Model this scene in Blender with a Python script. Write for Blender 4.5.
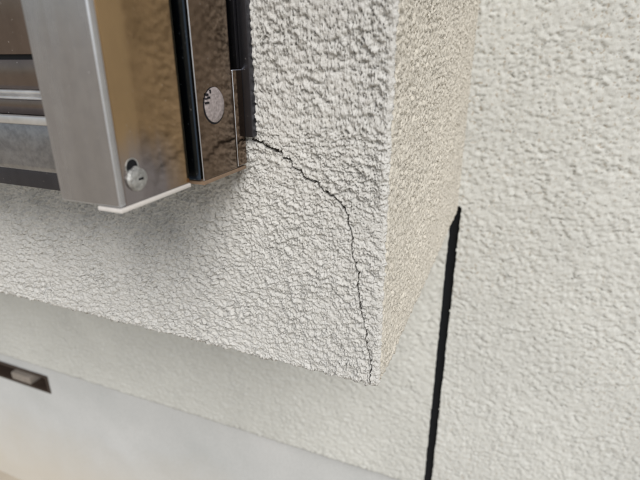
import bpy, bmesh, math
import numpy as np
from mathutils import Matrix, Vector

scene = bpy.context.scene
for o in list(bpy.data.objects):
    bpy.data.objects.remove(o)

# ------------------------------------------------------------------ camera
# metres: x along the wall, y into the wall, z up; origin = lower front corner of the bay box
F_PX = 475.0
def unit(v): return v / np.linalg.norm(v)
_down = unit(np.array([5.0, 1220.0, F_PX]))
_left = np.array([-1248.0, -182.0, F_PX]); _left = unit(_left - _down * (_left @ _down))
R_WC = np.array([-_left, np.cross(-_left, _down), -_down])      # camera (x right, y down, z forward) -> world
CAM = -R_WC @ (0.8e-3 * np.array([58.0, 148.0, F_PX]))
def pixel_on(px, py, axis, value):
    d = R_WC @ np.array([px - 320.0, py - 240.0, F_PX])
    return CAM + (value - CAM[axis]) / d[axis] * d

cd = bpy.data.cameras.new('camera')
cam = bpy.data.objects.new('camera', cd)
scene.collection.objects.link(cam)
right, up, back = R_WC[:, 0], -R_WC[:, 1], -R_WC[:, 2]
cam.matrix_world = Matrix(((right[0], up[0], back[0], CAM[0]), (right[1], up[1], back[1], CAM[1]),
                           (right[2], up[2], back[2], CAM[2]), (0, 0, 0, 1)))
cd.sensor_fit = 'HORIZONTAL'; cd.sensor_width = 36.0; cd.lens = 36.0 * F_PX / 640.0
cd.clip_start = 0.01; cd.clip_end = 500.0
cd.dof.use_dof = True; cd.dof.focus_distance = 0.385; cd.dof.aperture_fstop = 8.0
scene.camera = cam

# ------------------------------------------------------------------ light
SUN = Vector((0.62, -0.93, 1.00)).normalized()
world = bpy.data.worlds.new('World'); scene.world = world; world.use_nodes = True
wn = world.node_tree.nodes; wl = world.node_tree.links
bg = wn['Background']; bg.inputs['Strength'].default_value = 0.058
sky = wn.new('ShaderNodeTexSky'); sky.sky_type = 'NISHITA'; sky.sun_disc = False
sky.sun_elevation = math.asin(SUN.z); sky.sun_rotation = math.atan2(SUN.x, SUN.y)
sky.air_density = 1.0; sky.dust_density = 1.0; sky.ozone_density = 1.0
hs = wn.new('ShaderNodeHueSaturation'); hs.inputs['Saturation'].default_value = 0.42   # thin overcast: greyer than a clear sky
wl.new(sky.outputs[0], hs.inputs['Color']); wl.new(hs.outputs[0], bg.inputs['Color'])
sd = bpy.data.lights.new('sun', 'SUN'); sd.energy = 1.5; sd.angle = math.radians(34); sd.color = (1.0, 0.975, 0.94)
sun = bpy.data.objects.new('sun', sd); scene.collection.objects.link(sun)
sun.rotation_euler = SUN.to_track_quat('Z', 'Y').to_euler()
vs = scene.view_settings
vs.view_transform = 'Standard'; vs.look = 'None'; vs.gamma = 1.0; vs.use_curve_mapping = False
vs.exposure = 0.92
scene.cycles.use_denoising = True

# ------------------------------------------------------------------ helpers
def link(o, parent=None, label=None, cat=None, kind=None, group=None):
    scene.collection.objects.link(o)
    if parent is not None: o.parent = parent
    if label: o['label'] = label
    if cat: o['category'] = cat
    if kind: o['kind'] = kind
    if group: o['group'] = group
    return o
def thing(name, label, cat):
    return link(bpy.data.objects.new(name, None), None, label, cat, 'thing')

def mesh_obj(name, verts, faces, mat, parent=None, smooth=False, **kw):
    me = bpy.data.meshes.new(name)
    verts = np.asarray(verts, dtype=np.float32); faces = np.asarray(faces, dtype=np.int32)
    me.vertices.add(len(verts)); me.vertices.foreach_set('co', verts.ravel())
    n = faces.shape[1]
    me.loops.add(faces.size); me.loops.foreach_set('vertex_index', faces.ravel())
    me.polygons.add(len(faces))
    me.polygons.foreach_set('loop_start', np.arange(0, faces.size, n, dtype=np.int32))
    me.polygons.foreach_set('use_smooth', np.full(len(faces), smooth))
    me.update(calc_edges=True); me.validate()
    me.materials.append(mat)
    return link(bpy.data.objects.new(name, me), parent, **kw)

def bm_obj(name, bm, mat, parent=None, smooth=False, edge=None, **kw):
    me = bpy.data.meshes.new(name); bmesh.ops.recalc_face_normals(bm, faces=bm.faces[:])
    if edge:                                                        # worn arrises: the bevel strips show bare metal
        for f in bm.faces:
            if max(abs(c) for c in f.normal) < 0.985: f.material_index = 1
    bm.to_mesh(me); bm.free(); me.materials.append(mat)
    if edge: me.materials.append(edge)
    if smooth:
        me.polygons.foreach_set('use_smooth', np.full(len(me.polygons), True))
        me.set_sharp_from_angle(angle=math.radians(35))
    return link(bpy.data.objects.new(name, me), parent, **kw)

def box_bm(x0, x1, y0, y1, z0, z1, bevel=0.0, seg=2, bm=None):
    b = bmesh.new()
    bmesh.ops.create_cube(b, size=1.0)
    for v in b.verts:
        v.co = Vector(((x0 + x1) / 2 + v.co.x * (x1 - x0), (y0 + y1) / 2 + v.co.y * (y1 - y0), (z0 + z1) / 2 + v.co.z * (z1 - z0)))
    if bevel:
        bmesh.ops.bevel(b, geom=b.edges[:], offset=bevel, segments=seg, affect='EDGES', profile=0.6)
    if bm is None: return b
    me = bpy.data.meshes.new('t'); b.to_mesh(me); b.free(); bm.from_mesh(me); bpy.data.meshes.remove(me)
    return bm
def box(name, x0, x1, y0, y1, z0, z1, mat, parent=None, bevel=0.0, seg=2, **kw):
    return bm_obj(name, box_bm(x0, x1, y0, y1, z0, z1, bevel, seg), mat, parent, smooth=bevel > 0, **kw)

def profile_bm(pts, x0, x1, bevel=0.0004):
    """closed (y, z) outline swept along x"""
    b = bmesh.new()
    f = b.faces.new([b.verts.new((x0, y, z)) for y, z in pts])
    r = bmesh.ops.extrude_face_region(b, geom=[f])
    for g in r['geom']:
        if isinstance(g, bmesh.types.BMVert): g.co.x = x1
    if bevel:
        es = [e for e in b.edges if abs(e.verts[0].co.x - e.verts[1].co.x) > 1e-4]
        bmesh.ops.bevel(b, geom=es, offset=bevel, segments=2, affect='EDGES', profile=0.5)
    return b

def disc_x_bm(cx, cy, cz, prof, n=40, wob=0.0, seed=0):
    """lathe round the +x axis: prof = [(radius, dx)...] from rim to centre"""
    b = bmesh.new(); rng = np.random.default_rng(seed)
    wobs = 1 + wob * np.convolve(np.tile(rng.normal(size=n), 3), np.ones(3) / 3, 'same')[n:2 * n]
    rings = []
    for r, dx in prof:
        if r <= 0: rings.append([b.verts.new((cx + dx, cy, cz))])
        else: rings.append([b.verts.new((cx + dx, cy + r * wobs[i] * math.cos(2 * math.pi * i / n), cz + r * wobs[i] * math.sin(2 * math.pi * i / n))) for i in range(n)])
    for a, c in zip(rings, rings[1:]):
        for i in range(n):
            j = (i + 1) % n
            if len(c) == 1: b.faces.new((a[i], a[j], c[0]))
            else: b.faces.new((a[i], a[j], c[j], c[i]))
    return b

# 3-D gradient noise in numpy
_rng = np.random.default_rng(7)
_perm = np.concatenate([_rng.permutation(4096)] * 2).astype(np.int32)
_grad = _rng.normal(size=(4096, 3)).astype(np.float32); _grad /= np.linalg.norm(_grad, axis=1)[:, None]
def perlin(P):
    P = P.astype(np.float32); I = np.floor(P).astype(np.int32); f = P - I
    w = f * f * f * (f * (f * 6 - 15) + 10)
    out = np.zeros(len(P), np.float32)
    for dx in (0, 1):
        for dy in (0, 1):
            for dz in (0, 1):
                h = _perm[(I[:, 0] + dx) & 4095]; h = _perm[h + ((I[:, 1] + dy) & 4095)] & 4095
                h = _perm[h + ((I[:, 2] + dz) & 4095)]
                g = _grad[h]
                d = g[:, 0] * (f[:, 0] - dx) + g[:, 1] * (f[:, 1] - dy) + g[:, 2] * (f[:, 2] - dz)
                wx = w[:, 0] if dx else 1 - w[:, 0]; wy = w[:, 1] if dy else 1 - w[:, 1]; wz = w[:, 2] if dz else 1 - w[:, 2]
                out += d * wx * wy * wz
    return out * 1.6

def stucco(P, size=0.0055, amp=0.001, fine=1.0):
    """height of a sprayed stucco coat: torn, merging lumps with small grit on top"""
    Q = P * np.array([0.85, 0.85, 1.15])
    warp = np.stack([perlin(Q / size * 0.8 + k) for k in (11.3, 47.1, 83.7)], 1)
    Q = Q + 0.40 * size * warp
    a = perlin(Q / (size * 1.35)); b = perlin(Q / (size * 0.78) + 5.0)
    h = 0.85 * np.tanh(1.6 * a) + 0.80 * b - 0.35 * np.abs(b)                     # clotted lumps
    h += 0.62 * perlin(Q / (size * 0.46) + 15.0) + fine * (0.45 * perlin(P / (size * 0.27) + 3.0) + 0.30 * perlin(P / (size * 0.16) + 9.0))
    h += 0.4 * perlin(P / (size * 5.0) + 31.0)
    rough = np.clip(0.95 + 0.7 * perlin(P / 0.03 + 90.0) + 0.3 * perlin(P / 0.012 + 95.0), 0.45, 1.4)              # the spray lies thicker here, thinner there
    h *= rough
    pit = perlin(P / (size * 0.42) + 71.0 + 0.3 * warp)
    h -= 1.3 * np.clip((pit - 0.34) / 0.15, 0, 1)                                # blow-holes in the spray coat
    return amp * h

def steps(*segs):
    """breakpoints with spacing: (start, end, step0, step1)"""
    out = []
    for a, b, s0, s1 in segs:
        x = a
        while x < b - 1e-6:
            out.append(x); x += s0 + (s1 - s0) * (x - a) / (b - a)
    out.append(segs[-1][1]); return np.array(out)

def grid_faces(nu, nv):
    i = np.arange(nu * nv).reshape(nv, nu)
    return np.stack([i[:-1, :-1], i[:-1, 1:], i[1:, 1:], i[1:, :-1]], -1).reshape(-1, 4)
def sub_mesh(V, Fc):
    used, inv = np.unique(Fc.ravel(), return_inverse=True)
    return V[used], inv.reshape(-1, 4)

# ------------------------------------------------------------------ materials
def new_mat(name):
    m = bpy.data.materials.new(name); m.use_nodes = True
    nt = m.node_tree; return m, nt, nt.nodes['Principled BSDF']
def noise(nt, scale, detail=4.0, rough=0.6, vec=None):
    n = nt.nodes.new('ShaderNodeTexNoise'); n.inputs['Scale'].default_value = scale
    n.inputs['Detail'].default_value = detail; n.inputs['Roughness'].default_value = rough
    if vec is not None: nt.links.new(vec, n.inputs['Vector'])
    return n
def ramp(nt, src, stops):
    r = nt.nodes.new('ShaderNodeValToRGB'); e = r.color_ramp.elements
    while len(e) < len(stops): e.new(0.5)
    for k, (p, c) in enumerate(stops): e[k].position = p; e[k].color = (*c, 1)
    nt.links.new(src, r.inputs[0]); return r
def mixc(nt, fac, a, b, mode='MIX'):
    m = nt.nodes.new('ShaderNodeMix'); m.data_type = 'RGBA'; m.blend_type = mode
    for s, v in ((0, fac), (6, a), (7, b)):
        if isinstance(v, (int, float)): m.inputs[s].default_value = v
        elif isinstance(v, tuple): m.inputs[s].default_value = (*v, 1)
        else: nt.links.new(v, m.inputs[s])
    return m.outputs[2]

def stucco_mat(name, base, bump_scale=700.0, bump=0.5, dist=0.0006, speck=0.5, dirt=(0.30, 0.22, 0.13), thr=0.63, spots=190.0):
    m, nt, p = new_mat(name)
    co = nt.nodes.new('ShaderNodeTexCoord').outputs['Object']
    big = noise(nt, 5.0, 5, 0.6, co); mid = noise(nt, 120.0, 3, 0.6, co)
    r1 = ramp(nt, big.outputs[0], [(0.3, tuple(c * 0.92 for c in base)), (0.7, tuple(min(1, c * 1.05) for c in base))])
    r2 = ramp(nt, mid.outputs[0], [(0.3, (0.93, 0.925, 0.91)), (0.7, (1.0, 1.0, 1.0))])
    c = mixc(nt, 1.0, r1.outputs[0], r2.outputs[0], 'MULTIPLY')
    sp = noise(nt, spots, 2, 0.5, co)                                # small brown grime specks
    patch = noise(nt, 3.5, 3, 0.5, co)
    fs = ramp(nt, sp.outputs[0], [(thr, (0, 0, 0)), (thr + 0.07, (1, 1, 1))])
    fp = ramp(nt, patch.outputs[0], [(0.35, (0.15,) * 3), (0.7, (1,) * 3)])
    mul = nt.nodes.new('ShaderNodeMath'); mul.operation = 'MULTIPLY'
    nt.links.new(fs.outputs[0], mul.inputs[0]); nt.links.new(fp.outputs[0], mul.inputs[1])
    mul2 = nt.nodes.new('ShaderNodeMath'); mul2.operation = 'MULTIPLY'; mul2.inputs[1].default_value = speck
    nt.links.new(mul.outputs[0], mul2.inputs[0])
    c = mixc(nt, mul2.outputs[0], c, dirt)
    nt.links.new(c, p.inputs['Base Color'])
    p.inputs['Roughness'].default_value = 0.93; p.inputs['Specular IOR Level'].default_value = 0.25
    b = nt.nodes.new('ShaderNodeBump'); b.inputs['Strength'].default_value = bump; b.inputs['Distance'].default_value = dist
    fn = noise(nt, bump_scale, 4, 0.65, co)
    nt.links.new(fn.outputs[0], b.inputs['Height']); nt.links.new(b.outputs[0], p.inputs['Normal'])
    return m

def metal_mat(name, base, rough=0.16, smudge=0.14, streak=True, blotch=0.92, grey_at=None):
    m, nt, p = new_mat(name)
    tc = nt.nodes.new('ShaderNodeTexCoord').outputs['Object']
    mp = nt.nodes.new('ShaderNodeMapping'); mp.inputs['Scale'].default_value = (1, 1, 0.10 if streak else 1)
    nt.links.new(tc, mp.inputs[0])
    n = noise(nt, 55.0, 5, 0.65, mp.outputs[0]); n2 = noise(nt, 420.0, 3, 0.6, tc)
    r = ramp(nt, n.outputs[0], [(0.3, (rough,) * 3), (0.75, (rough + smudge,) * 3)])
    nt.links.new(r.outputs[0], p.inputs['Roughness'])
    col = ramp(nt, n.outputs[0], [(0.25, tuple(c * 0.88 for c in base)), (0.75, tuple(c * 1.08 for c in base))])
    blot = noise(nt, 130.0, 6, 0.7, tc)
    bl = ramp(nt, blot.outputs[0], [(0.42, (1, 1, 1)), (0.62, (blotch, blotch, blotch * 1.01))])
    colx = mixc(nt, 1.0, col.outputs[0], bl.outputs[0], 'MULTIPLY')
    spots = ramp(nt, n2.outputs[0], [(0.69, (0, 0, 0)), (0.76, (0.5,) * 3)])      # dust specks
    c = mixc(nt, spots.outputs[0], colx, (0.62, 0.60, 0.57))
    if grey_at:                                                       # greyer colour round the lower end
        vd = nt.nodes.new('ShaderNodeVectorMath'); vd.operation = 'DISTANCE'; vd.inputs[1].default_value = grey_at
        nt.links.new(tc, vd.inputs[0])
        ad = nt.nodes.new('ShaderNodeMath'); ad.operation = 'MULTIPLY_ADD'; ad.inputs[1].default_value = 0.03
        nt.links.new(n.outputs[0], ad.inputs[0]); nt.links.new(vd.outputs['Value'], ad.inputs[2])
        grey_mask = ramp(nt, ad.outputs[0], [(0.030, (1, 1, 1)), (0.052, (0, 0, 0))])
        c = mixc(nt, grey_mask.outputs[0], c, (0.27, 0.245, 0.25))
    nt.links.new(c, p.inputs['Base Color'])
    dm = nt.nodes.new('ShaderNodeMath'); dm.operation = 'SUBTRACT'; dm.inputs[0].default_value = 1.0
    nt.links.new(spots.outputs[0], dm.inputs[1]); nt.links.new(dm.outputs[0], p.inputs['Metallic'])
    b = nt.nodes.new('ShaderNodeBump'); b.inputs['Strength'].default_value = 0.058; b.inputs['Distance'].default_value = 0.001
    nt.links.new(n.outputs[0], b.inputs['Height']); nt.links.new(b.outputs[0], p.inputs['Normal'])
    return m
def plain_mat(name, col, rough=0.6, metallic=0.0, var=0.15, scale=300.0, bump=0.0):
    m, nt, p = new_mat(name)
    tc = nt.nodes.new('ShaderNodeTexCoord').outputs['Object']
    n = noise(nt, scale, 4, 0.6, tc)
    r = ramp(nt, n.outputs[0], [(0.3, tuple(c * (1 - var) for c in col)), (0.7, tuple(min(1, c * (1 + var)) for c in col))])
    nt.links.new(r.outputs[0], p.inputs['Base Color'])
    p.inputs['Roughness'].default_value = rough; p.inputs['Metallic'].default_value = metallic
    if max(col) < 0.02: p.inputs['Specular IOR Level'].default_value = 0.15
    if bump:
        b = nt.nodes.new('ShaderNodeBump'); b.inputs['Strength'].default_value = bump; b.inputs['Distance'].default_value = 0.001
        nt.links.new(n.outputs[0], b.inputs['Height']); nt.links.new(b.outputs[0], p.inputs['Normal'])
    return m

M_BAY = stucco_mat('bay_stucco', (0.64, 0.632, 0.607), bump_scale=800, bump=1.0, dist=0.001, speck=0.45, dirt=(0.25, 0.2, 0.14), spots=330)
M_SIDE_LIT = stucco_mat('bay_side_lit_stucco', (0.69, 0.652, 0.578), bump_scale=800, bump=1.0, dist=0.001, speck=0.95, dirt=(0.17, 0.14, 0.085), thr=0.59, spots=330)  # bay stucco with warm, bright bounce light put into the base colour
M_WALL = stucco_mat('wall_stucco', (0.585, 0.588, 0.560), bump_scale=500, bump=0.8, dist=0.0008, speck=0.7, thr=0.61)
M_LOW = stucco_mat('lower_stucco', (0.575, 0.578, 0.548), bump_scale=400, bump=0.7, dist=0.0008, speck=0.2)
M_CRACK = plain_mat('crack_mortar', (0.07, 0.06, 0.05), 0.95)
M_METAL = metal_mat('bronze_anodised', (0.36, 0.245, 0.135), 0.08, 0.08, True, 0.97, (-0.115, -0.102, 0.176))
M_SILVER = metal_mat('worn_grey_metal', (0.50, 0.495, 0.51), 0.16, 0.26, True, 0.93)
M_POST = metal_mat('brown_anodised', (0.20, 0.145, 0.105), 0.08, 0.08)
M_METAL_D = metal_mat('bronze_dark', (0.10, 0.10, 0.115), 0.2)
M_SILL = metal_mat('worn_sill_metal', (0.36, 0.36, 0.375), 0.24, 0.2, False, 0.7)
M_SASH = metal_mat('brown_grey_sash', (0.22, 0.175, 0.15), 0.16, 0.14)
M_EDGE = metal_mat('bare_worn_edge', (0.66, 0.69, 0.74), 0.30, 0.2)
M_LIP = metal_mat('pale_aluminium', (0.80, 0.79, 0.78), 0.34, 0.2, False)
M_NAVY = metal_mat('dark_glossy_strip', (0.06, 0.085, 0.125), 0.2, 0.1)
M_BLACK = plain_mat('black_rubber', (0.008, 0.009, 0.011), 0.45)
M_JOINT = plain_mat('black_sealant', (0.006, 0.007, 0.009), 0.55)
M_CAPW = plain_mat('pale_plastic', (0.58, 0.55, 0.52), 0.45, 0, 0.06)
M_TAN = plain_mat('tan_edge', (0.24, 0.165, 0.11), 0.45, 0.3, 0.15)
M_PLUG = plain_mat('plug_plastic', (0.30, 0.262, 0.258), 0.85, 0, 0.3, 500, 0.9)
M_SCREW = plain_mat('screw_steel', (0.42, 0.42, 0.41), 0.48, 0.8, 0.35, 450, 0.9)
M_HOLE = plain_mat('hole_dark', (0.01, 0.01, 0.012), 0.8)
def found_mat():
    m, nt, p = new_mat('foundation_mortar')
    tc = nt.nodes.new('ShaderNodeTexCoord').outputs['Object']
    a = noise(nt, 4.0, 5, 0.6, tc); fine = noise(nt, 160.0, 3, 0.6, tc)
    c0 = ramp(nt, a.outputs[0], [(0.3, (0.47, 0.48, 0.475)), (0.7, (0.545, 0.55, 0.545))])
    c1 = ramp(nt, fine.outputs[0], [(0.3, (0.9, 0.9, 0.9)), (0.7, (1, 1, 1))])
    c = mixc(nt, 1.0, c0.outputs[0], c1.outputs[0], 'MULTIPLY')
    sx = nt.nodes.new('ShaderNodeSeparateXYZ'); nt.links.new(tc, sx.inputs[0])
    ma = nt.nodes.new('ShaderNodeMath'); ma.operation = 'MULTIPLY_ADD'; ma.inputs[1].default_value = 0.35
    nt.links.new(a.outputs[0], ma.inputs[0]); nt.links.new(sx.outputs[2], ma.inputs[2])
    mr = nt.nodes.new('ShaderNodeMapRange'); mr.inputs[1].default_value = -0.68; mr.inputs[2].default_value = -1.02   # splashed soil, with beige bounce light from the ground painted in
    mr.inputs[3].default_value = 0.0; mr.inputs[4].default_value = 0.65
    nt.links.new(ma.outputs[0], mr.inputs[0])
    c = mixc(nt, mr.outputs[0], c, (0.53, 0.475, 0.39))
    nt.links.new(c, p.inputs['Base Color']); p.inputs['Roughness'].default_value = 0.92
    b = nt.nodes.new('ShaderNodeBump'); b.inputs['Strength'].default_value = 0.5; b.inputs['Distance'].default_value = 0.001
    nt.links.new(fine.outputs[0], b.inputs['Height']); nt.links.new(b.outputs[0], p.inputs['Normal'])
    return m
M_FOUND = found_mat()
M_VENT = plain_mat('vent_brown', (0.035, 0.022, 0.015), 0.6, 0, 0.2, 80)
M_BLOCK = plain_mat('vent_block', (0.24, 0.21, 0.18), 0.9, 0, 0.1, 60)
M_GROUND = plain_mat('ground_concrete', (0.44, 0.39, 0.32), 0.92, 0, 0.12, 6, 0.3)
def glass_mat():
    m, nt, p = new_mat('tinted_glass')
    n = noise(nt, 30, 4, 0.6); r = ramp(nt, n.outputs[0], [(0.3, (0.03, 0.022, 0.016)), (0.7, (0.05, 0.036, 0.026))])
    nt.links.new(r.outputs[0], p.inputs['Base Color']); p.inputs['Roughness'].default_value = 0.06
    return m
M_GLASS = glass_mat()

# ------------------------------------------------------------------ setting
DEP = 0.49            # how far the bay box stands out from the wall
LOW = -0.635          # lower edge of the stucco wall
GRD = -1.26
b = bmesh.new(); bmesh.ops.create_grid(b, x_segments=2, y_segments=2, size=200.0)
for v in b.verts: v.co.z = GRD
bm_obj('ground', b, M_GROUND, kind='structure')

# right-hand main wall
def wall_sheet(xs, zs, y, size, amp, lip=0.02):
    """stucco sheet facing -y, folded back at its lower edge and its two ends"""
    X, Z = np.meshgrid(xs, zs)
    P = np.stack([X.ravel(), np.full(X.size, y), Z.ravel()], 1)
    h = stucco(P, size, amp)
    P[:, 0] += 0.0010 * perlin(P / 0.014) + 0.0005 * perlin(P / 0.005)
    P[:, 1] -= h; P[:, 2] -= 0.35 * h
    nu, nv = len(xs), len(zs); P = P.reshape(nv, nu, 3)
    row = P[0].copy(); row[:, 1] = y + lip
    P = np.concatenate([row[None], P], 0)
    c0 = P[:, 0].copy(); c0[:, 1] = y + lip; c1 = P[:, -1].copy(); c1[:, 1] = y + lip
    P = np.concatenate([c0[:, None], P, c1[:, None]], 1)
    return P.reshape(-1, 3), grid_faces(nu + 2, nv + 1)

wall = thing('main_wall', 'pale rough stucco wall to the right of the projecting box, beyond the black joint', 'wall')
V, Fc = wall_sheet(steps((-0.006, 0.75, 0.0021, 0.0026), (0.75, 3.0, 0.004, 0.08)),
                   steps((LOW, -0.2, 0.003, 0.0024), (-0.2, 0.42, 0.0022, 0.0022), (0.42, 2.4, 0.004, 0.08)), DEP, 0.0062, 0.0015)
cen = V[Fc].mean(1)
V, Fc = sub_mesh(V, Fc[~((cen[:, 0] < 0.0062) & (cen[:, 2] < 0.010))])          # cut back beside the joint
mesh_obj('wall_face', V, Fc, M_WALL, wall, smooth=True)
box('wall_core', 0.0075, 2.99, DEP + 0.0025, DEP + 0.15, LOW + 0.004, 2.39, M_WALL, wall)

low = thing('lower_wall', 'smooth shaded stucco wall band underneath the projecting box, above the foundation', 'wall')
V, Fc = wall_sheet(steps((-3.0, -1.5, 0.06, 0.005), (-1.5, -0.0105, 0.0045, 0.003)), steps((LOW, 0.05, 0.003, 0.003)), DEP + 0.004, 0.0062, 0.0016)
mesh_obj('wall_face', V, Fc, M_LOW, low, smooth=True)
box('wall_core', -2.99, -0.013, DEP + 0.012, DEP + 0.15, LOW + 0.004, 0.05, M_LOW, low)

joint = thing('expansion_joint', 'black vertical sealant joint running down from the box corner between two walls', 'joint')
box('sealant', -0.012, 0.007, DEP + 0.008, DEP + 0.14, LOW + 0.001, 0.10, M_JOINT, joint)

# foundation
fnd = thing('foundation_wall', 'smooth grey mortar foundation below the lower stucco edge', 'foundation')
xs = steps((-3.0, 3.0, 0.02, 0.02)); zs = steps((GRD - 0.05, LOW + 0.01, 0.02, 0.02))
vx0, vx1, vz0, vz1 = -1.62, -1.20, -0.757, -0.700
xs = np.unique(np.concatenate([xs[(np.abs(xs - vx0) > .012) & (np.abs(xs - vx1) > .012)], [vx0, vx1]]))
zs = np.unique(np.concatenate([zs[(np.abs(zs - vz0) > .012) & (np.abs(zs - vz1) > .012)], [vz0, vz1]]))
X, Z = np.meshgrid(xs, zs); P = np.stack([X.ravel(), np.full(X.size, DEP + 0.03), Z.ravel()], 1)
P[:, 1] += 0.0012 * perlin(P * 9.0) + 0.0006 * perlin(P * 40.0)
Fc = grid_faces(len(xs), len(zs)); cx = P[Fc].mean(1)
keep = ~((cx[:, 0] > vx0) & (cx[:, 0] < vx1) & (cx[:, 2] > vz0) & (cx[:, 2] < vz1))
V, Fc = sub_mesh(P, Fc[keep])
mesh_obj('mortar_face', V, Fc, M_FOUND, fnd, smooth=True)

vent = thing('foundation_vent', 'dark brown slot vent with a pale block, set in the grey foundation', 'vent')
box('vent_back', vx0 - 0.01, vx1 + 0.01, DEP + 0.075, DEP + 0.08, vz0 - 0.01, vz1 + 0.01, M_VENT, vent)
fb = box_bm(vx0 - 0.004, vx1 + 0.003, DEP + 0.026, DEP + 0.075, vz1 - 0.004, vz1 + 0.004)
for a in ((vx0 - 0.004, vx1 + 0.003, DEP + 0.026, DEP + 0.075, vz0 - 0.004, vz0 + 0.003), (vx0 - 0.004, vx0 + 0.004, DEP + 0.026, DEP + 0.075, vz0 + 0.003, vz1 - 0.004),
          (vx1 - 0.005, vx1 + 0.003, DEP + 0.026, DEP + 0.075, vz0 + 0.003, vz1 - 0.004)): box_bm(*a, bm=fb)
bm_obj('vent_frame', fb, M_VENT, vent)
for k in range(2):
    box('slat', vx0 + 0.006, vx1 - 0.006, DEP + 0.050, DEP + 0.070, vz0 + 0.034 + k * 0.012, vz0 + 0.037 + k * 0.012, M_VENT, vent)
box('mortar_block', -1.372, -1.285, DEP + 0.028, DEP + 0.074, vz0 + 0.0035, vz0 + 0.030, M_BLOCK, vent, 0.003)

# ------------------------------------------------------------------ the projecting bay box
bay = thing('projecting_wall_box', 'rough off-white stucco box projecting from the wall, cracked at its lower corner', 'bay')
RAD = 0.003
WALL_TOP, BAY_L = 1.45, -1.78
CRACK_PX = [(252, 139.5), (255.8, 141.7), (260, 142), (265, 145.8), (272.5, 149), (281, 153.3), (283.7, 157.5), (290, 161.7), (295, 169), (300, 170),
            (304, 177.5), (311.7, 181.7), (317.5, 183), (321.7, 189), (331, 196), (336, 198.5), (341, 203), (345.5, 212), (348, 223.6), (351.3, 230.5),
            (351.7, 243), (351.3, 254.5), (356, 267), (358, 274), (357.5, 285.5), (358.7, 299.5), (361.4, 314.4), (365, 327), (365.5, 341),
            (369.4, 358), (371.3, 369.4), (368.5, 385.5), (368.3, 392)]
CR = np.array([pixel_on(px, py, 1, 0.0)[[0, 2]] for px, py in CRACK_PX])
CRW = np.interp(np.linspace(0, 1, len(CR)), [0, .05, .12, .4, .62, .8, 1], [.0014, .00095, .00078, .00070, .00054, .00042, .00034])

def crack_field(x, z):
    """0..1 depth of the crack at wall points"""
    J = np.stack([x, np.zeros_like(x), z], 1)
    xx = x + 0.0015 * perlin(J / 0.0055 + 2.0) + 0.0006 * perlin(J / 0.0026 + 7.0)
    zz = z + 0.0015 * perlin(J / 0.0055 + 22.0) + 0.0008 * perlin(J / 0.0022 + 17.0)
    best = np.full(len(x), -1e9)
    for (a, b_, w0, w1) in zip(CR[:-1], CR[1:], CRW[:-1], CRW[1:]):
        d = b_ - a; t = np.clip(((xx - a[0]) * d[0] + (zz - a[1]) * d[1]) / (d @ d), 0, 1)
        dist = np.hypot(xx - a[0] - t * d[0], zz - a[1] - t * d[1])
        best = np.maximum(best, (w0 + (w1 - w0) * t) * 1.12 - dist)
    wv = 0.00022 * perlin(J / 0.005 + 40.0) + 0.00016 * perlin(J / 0.0016 + 44.0)
    return np.clip((best + wv) / 0.00022 + 0.5, 0, 1)

# front sheet (with the rounded corner and 6 mm of the side)
arc = RAD * math.pi / 2
us = np.concatenate([steps((BAY_L, -0.62, 0.03, 0.003), (-0.62, -0.115, 0.0012, 0.0009), (-0.115, -RAD, 0.00042, 0.00042)), np.linspace(-RAD + 0.0005, -RAD + arc, 10), -RAD + arc + np.arange(1, 10) * 0.0007])
zs = steps((RAD, 0.2, 0.00058, 0.0006), (0.2, 0.42, 0.00105, 0.0012), (0.42, WALL_TOP, 0.004, 0.06))
lips = np.array([0.030, 0.022, 0.016, 0.012, 0.009, 0.007, 0.0055, 0.0042, 0.0034])
phis = np.linspace(math.pi / 2, 0, 5)[:-1]
def sheet(us_front, zs, kind):
    """rows: underside lip, rounded lower edge, face. kind 'front' (u along x, wraps the corner) or 'side' (u = y)"""
    n = len(us_front); base = np.zeros((n, 2)); nor = np.zeros((n, 2))
    for i, u in enumerate(us_front):
        if kind == 'side': base[i] = (0, u); nor[i] = (1, 0)
        elif u <= -RAD: base[i] = (u, 0); nor[i] = (0, -1)
        elif u <= -RAD + arc:
            a = (u + RAD) / RAD; base[i] = (-RAD + RAD * math.sin(a), RAD - RAD * math.cos(a)); nor[i] = (math.sin(a), -math.cos(a))
        else: base[i] = (0, RAD + u + RAD - arc); nor[i] = (1, 0)
    P = []; N = []
    for s in lips:
        q = np.zeros((n, 3)); q[:, :2] = base - nor * s; m = np.zeros((n, 3)); m[:, 2] = -1; P.append(q); N.append(m)
    for ph in phis:
        q = np.zeros((n, 3)); q[:, :2] = base - nor * (RAD - RAD * math.cos(ph)); q[:, 2] = RAD - RAD * math.sin(ph)
        m = np.zeros((n, 3)); m[:, :2] = nor * math.cos(ph); m[:, 2] = -math.sin(ph); P.append(q); N.append(m)
    for z in zs:
        q = np.zeros((n, 3)); q[:, :2] = base; q[:, 2] = z; m = np.zeros((n, 3)); m[:, :2] = nor; P.append(q); N.append(m)
    return np.concatenate(P), np.concatenate(N), n, len(P)

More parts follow.
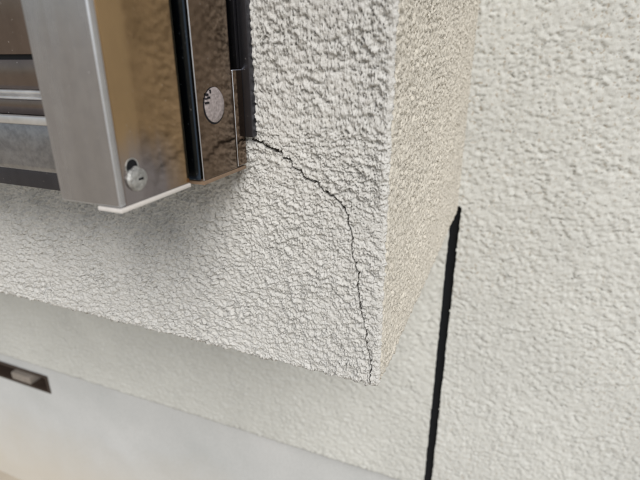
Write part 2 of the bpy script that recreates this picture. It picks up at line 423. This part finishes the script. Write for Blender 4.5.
P, N, nu, nv = sheet(us, zs, 'front')
Fc = grid_faces(nu, nv); cen = P[Fc].mean(1)
keep = ~((cen[:, 0] < -0.128) & (cen[:, 2] > 0.205) & (cen[:, 0] > -1.66) & (cen[:, 2] < 1.33))     # the window opening
Fc = Fc[keep]; used, inv = np.unique(Fc.ravel(), return_inverse=True); Fc = inv.reshape(-1, 4); P = P[used]; N = N[used]
h = stucco(P, 0.0040, 0.00145, 1.5)
tail = np.clip((P[:, 1] - 0.0035) / 0.004, 0, 1) * (N[:, 0] > 0.9)
ck = np.zeros(len(P)); near = (P[:, 0] > -0.12) & (P[:, 2] < 0.205) & (N[:, 1] < -0.3)
ck[near] = crack_field(P[near, 0], P[near, 2])
h *= 1 - 0.35 * np.exp(-((P[:, 0] + 0.001) / 0.004) ** 2)
V = P + N * (h * (1 - ck))[:, None] - N * (ck * 0.0055)[:, None]
V[:, 0] -= 0.0035 * tail                                            # tucks in under the side sheet
V[:, 2] -= 0.22 * h * (1 - ck) * (np.abs(N[:, 2]) < 0.5)
fc_ck = ck[Fc].mean(1) > 0.5
v1, f1 = sub_mesh(V, Fc[~fc_ck]); mesh_obj('front_face', v1, f1, M_BAY, bay, smooth=True)
v2, f2 = sub_mesh(V, Fc[fc_ck])
mesh_obj('crack', v2, f2, M_CRACK, bay, smooth=True, label='thin dark jagged crack from window corner down to box corner')

# side sheet
ys = steps((0.0035, DEP + 0.006, 0.0009, 0.0013))
zs2 = steps((RAD, 0.44, 0.0010, 0.0011), (0.44, WALL_TOP, 0.004, 0.06))
P, N, nu, nv = sheet(ys, zs2, 'side')
Fc = grid_faces(nu, nv)
h = stucco(P, 0.0040, 0.0013, 1.3) - 0.0022 * np.clip((0.0075 - P[:, 1]) / 0.004, 0, 1) * (N[:, 0] > 0.5)
V = P + N * h[:, None]; V[:, 2] -= 0.3 * h * (np.abs(N[:, 2]) < 0.5)
mesh_obj('side_face', V, Fc, M_SIDE_LIT, bay, smooth=True)
box('underside', BAY_L + 0.01, -0.006, 0.006, DEP + 0.01, 0.0025, 0.02, M_BAY, bay)
box('end_wall', BAY_L - 0.001, BAY_L + 0.02, 0.001, DEP + 0.01, 0.021, WALL_TOP - 0.03, M_BAY, bay)
box('top', BAY_L + 0.001, -0.002, 0.001, DEP + 0.01, WALL_TOP - 0.029, WALL_TOP - 0.001, M_BAY, bay)
box('room_lining', BAY_L + 0.03, -0.03, 0.20, 0.21, 0.05, WALL_TOP - 0.05, M_HOLE, bay)

# ------------------------------------------------------------------ window
win = thing('window', 'bronze aluminium sliding window with stepped sill on the box front, left of the crack', 'window')
TOP = 1.31
# outer frame post against the wall
post = bmesh.new()
box_bm(-0.140, -0.1055, -0.0585, -0.018, 0.1735, TOP, 0.0008, 3, post)
frame = bm_obj('outer_frame_post', post, M_POST, win, smooth=True, edge=M_EDGE, label='dark bronze outer frame post with round plug')
eb = box_bm(-0.139, -0.1048, -0.0178, -0.0055, 0.1745, 0.2395, 0.0007, 3)
bm_obj('frame_end_piece', eb, M_POST, win, smooth=True, edge=M_EDGE)
g = box_bm(-0.138, -0.1105, -0.0178, -0.0125, 0.2398, TOP - 0.01, 0.0004)
box_bm(-0.138, -0.1130, -0.0123, -0.0090, 0.2398, TOP - 0.01, 0.0003, 2, g)
box_bm(-0.138, -0.1062, -0.0088, -0.0060, 0.2400, TOP - 0.01, 0.0004, 2, g)
bm_obj('frame_channel', g, M_METAL_D, win, smooth=True)
box('wall_flange', -0.138, -0.0990, -0.0052, 0.004, 0.1935, TOP - 0.005, M_METAL_D, win, 0.0008)
box('frame_foot', -0.139, -0.1052, -0.0590, -0.0065, 0.1708, 0.1733, M_TAN, win, 0.0006)
box('gap_shade_strip', -0.136, -0.1068, -0.0612, -0.0588, 0.1745, TOP, M_NAVY, win, 0.0005)  # shade of the gap behind the rail, put in as a dark strip
pl = bm_obj('plug', disc_x_bm(-0.1054, -0.0405, 0.2190, [(0.0108, -0.0005), (0.0108, 0.0003), (0.0102, 0.0007), (0.006, 0.0009), (0, 0.0009)], 44, 0.012, 3), M_PLUG, frame, smooth=True, label='pale pinkish grey round hole plug')
bm_obj('plug_ring', disc_x_bm(-0.1054, -0.0408, 0.2186, [(0.0116, -0.0004), (0.0116, 0.0001), (0.0, 0.0001)], 44, 0.008, 5), M_HOLE, frame, smooth=True)
nb = bmesh.new()
for (dy, dz, ly, lz) in ((-0.0078, 0.0068, 0.0012, 0.0008), (-0.0066, 0.0050, 0.0016, 0.0007), (-0.0086, 0.0020, 0.0022, 0.0007), (-0.0045, 0.0085, 0.0008, 0.0012), (-0.009, 0.0045, 0.0012, 0.0005)):
    box_bm(-0.1052, -0.10437, -0.0405 + dy - ly, -0.0405 + dy + ly, 0.2190 + dz - lz, 0.2190 + dz + lz, 0.0002, 1, nb)
bm_obj('plug_notches', nb, M_HOLE, frame)

# shutter guide rail standing in front of the frame
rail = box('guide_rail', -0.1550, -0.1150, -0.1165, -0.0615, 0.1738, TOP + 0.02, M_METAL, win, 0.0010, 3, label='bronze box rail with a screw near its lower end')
box('rail_cover', -0.1565, -0.1145, -0.1215, -0.1166, 0.1742, TOP + 0.022, M_SILVER, rail, 0.0016, 3, edge=M_EDGE, label='worn grey metal front cover of the rail')
box('rail_foot', -0.1310, -0.1142, -0.1212, -0.0618, 0.1711, 0.1736, M_CAPW, rail, 0.0008)
bm_obj('screw_hole', disc_x_bm(-0.1150, -0.1088, 0.1935, [(0.0042, -0.0003), (0.0042, 0.00012), (0, 0.00012)], 36, 0.01, 9), M_HOLE, rail)
bm_obj('screw_washer', disc_x_bm(-0.1150, -0.1088, 0.1935, [(0.0049, -0.0003), (0.0047, 0.0004), (0.0041, 0.0003), (0.0041, -0.0003)], 36, 0.01, 9), M_SCREW, rail, smooth=True)
sc = bm_obj('screw', disc_x_bm(-0.1150, -0.1075, 0.1868, [(0.0066, -0.0004), (0.0068, 0.0012), (0.0061, 0.0024), (0.0042, 0.0032), (0.0018, 0.0034), (0, 0.0034)], 40, 0.08, 12), M_SCREW, rail, smooth=True)
sb = box_bm(-0.1128, -0.1113, -0.1088, -0.1050, 0.1864, 0.1876, 0.0002, 1)
bm_obj('screw_slot', sb, M_HOLE, rail)

rail.location = (0.004, -0.004, 0.0)
# sill, track and sash beside the rail
XL = -1.655
sill = bm_obj('sill', profile_bm([(-0.100, 0.2100), (-0.100, 0.1835), (-0.097, 0.1800), (-0.090, 0.1785), (-0.004, 0.1785), (-0.004, 0.2100)], XL, -0.1400, 0.0006), M_SILL, win, smooth=True)
bm_obj('sill_lip', profile_bm([(-0.1025, 0.2150), (-0.1025, 0.2102), (-0.0845, 0.2102), (-0.0845, 0.2128)], XL, -0.1405, 0.0005), M_LIP, sill, smooth=True)
box('drip_flange', XL, -0.1395, -0.086, -0.006, 0.1640, 0.1783, M_METAL_D, sill, 0.0015)
bm_obj('track', profile_bm([(-0.0840, 0.2225), (-0.0840, 0.2130), (-0.03, 0.2130), (-0.03, 0.2225)], XL, -0.1405, 0.0004), M_SASH, win, smooth=True)
bm_obj('track_lip', profile_bm([(-0.0860, 0.2282), (-0.0860, 0.2262), (-0.0830, 0.2250), (-0.0850, 0.2242), (-0.0850, 0.2227), (-0.03, 0.2227), (-0.03, 0.2282)], XL, -0.1405, 0.0003), M_LIP, win, smooth=True)
sash = bm_obj('sash_bottom_rail', profile_bm([(-0.0800, 0.2466), (-0.0800, 0.2284), (-0.045, 0.2284), (-0.045, 0.2466)], XL + 0.02, -0.1405, 0.0006), M_SASH, win, smooth=True)
box('sash_gasket', XL + 0.02, -0.1407, -0.0775, -0.046, 0.2467, 0.2494, M_BLACK, sash)
up_ = box('sash_panel', XL + 0.02, -0.1405, -0.0800, -0.045, 0.2495, 0.330, M_SASH, win, 0.0006)
gl = box('glass_pane', XL + 0.08, -0.19, -0.064, -0.058, 0.3302, TOP - 0.06, M_GLASS, win)
box('sash_stile', -0.1895, -0.1405, -0.0800, -0.045, 0.3302, TOP - 0.0602, M_METAL, win, 0.0006)
box('sash_stile', XL + 0.02, XL + 0.0795, -0.0800, -0.045, 0.3302, TOP - 0.0602, M_METAL, win, 0.0006)
box('sash_top_rail', XL + 0.02, -0.1405, -0.0800, -0.045, TOP - 0.06, TOP - 0.002, M_METAL, win, 0.0006)
box('head_frame', XL - 0.03, -0.1000, -0.100, -0.003, TOP + 0.0002, TOP + 0.035, M_METAL, win, 0.001)
box('left_frame_post', XL - 0.03, XL - 0.0003, -0.100, -0.003, 0.1735, TOP, M_METAL, win, 0.001)
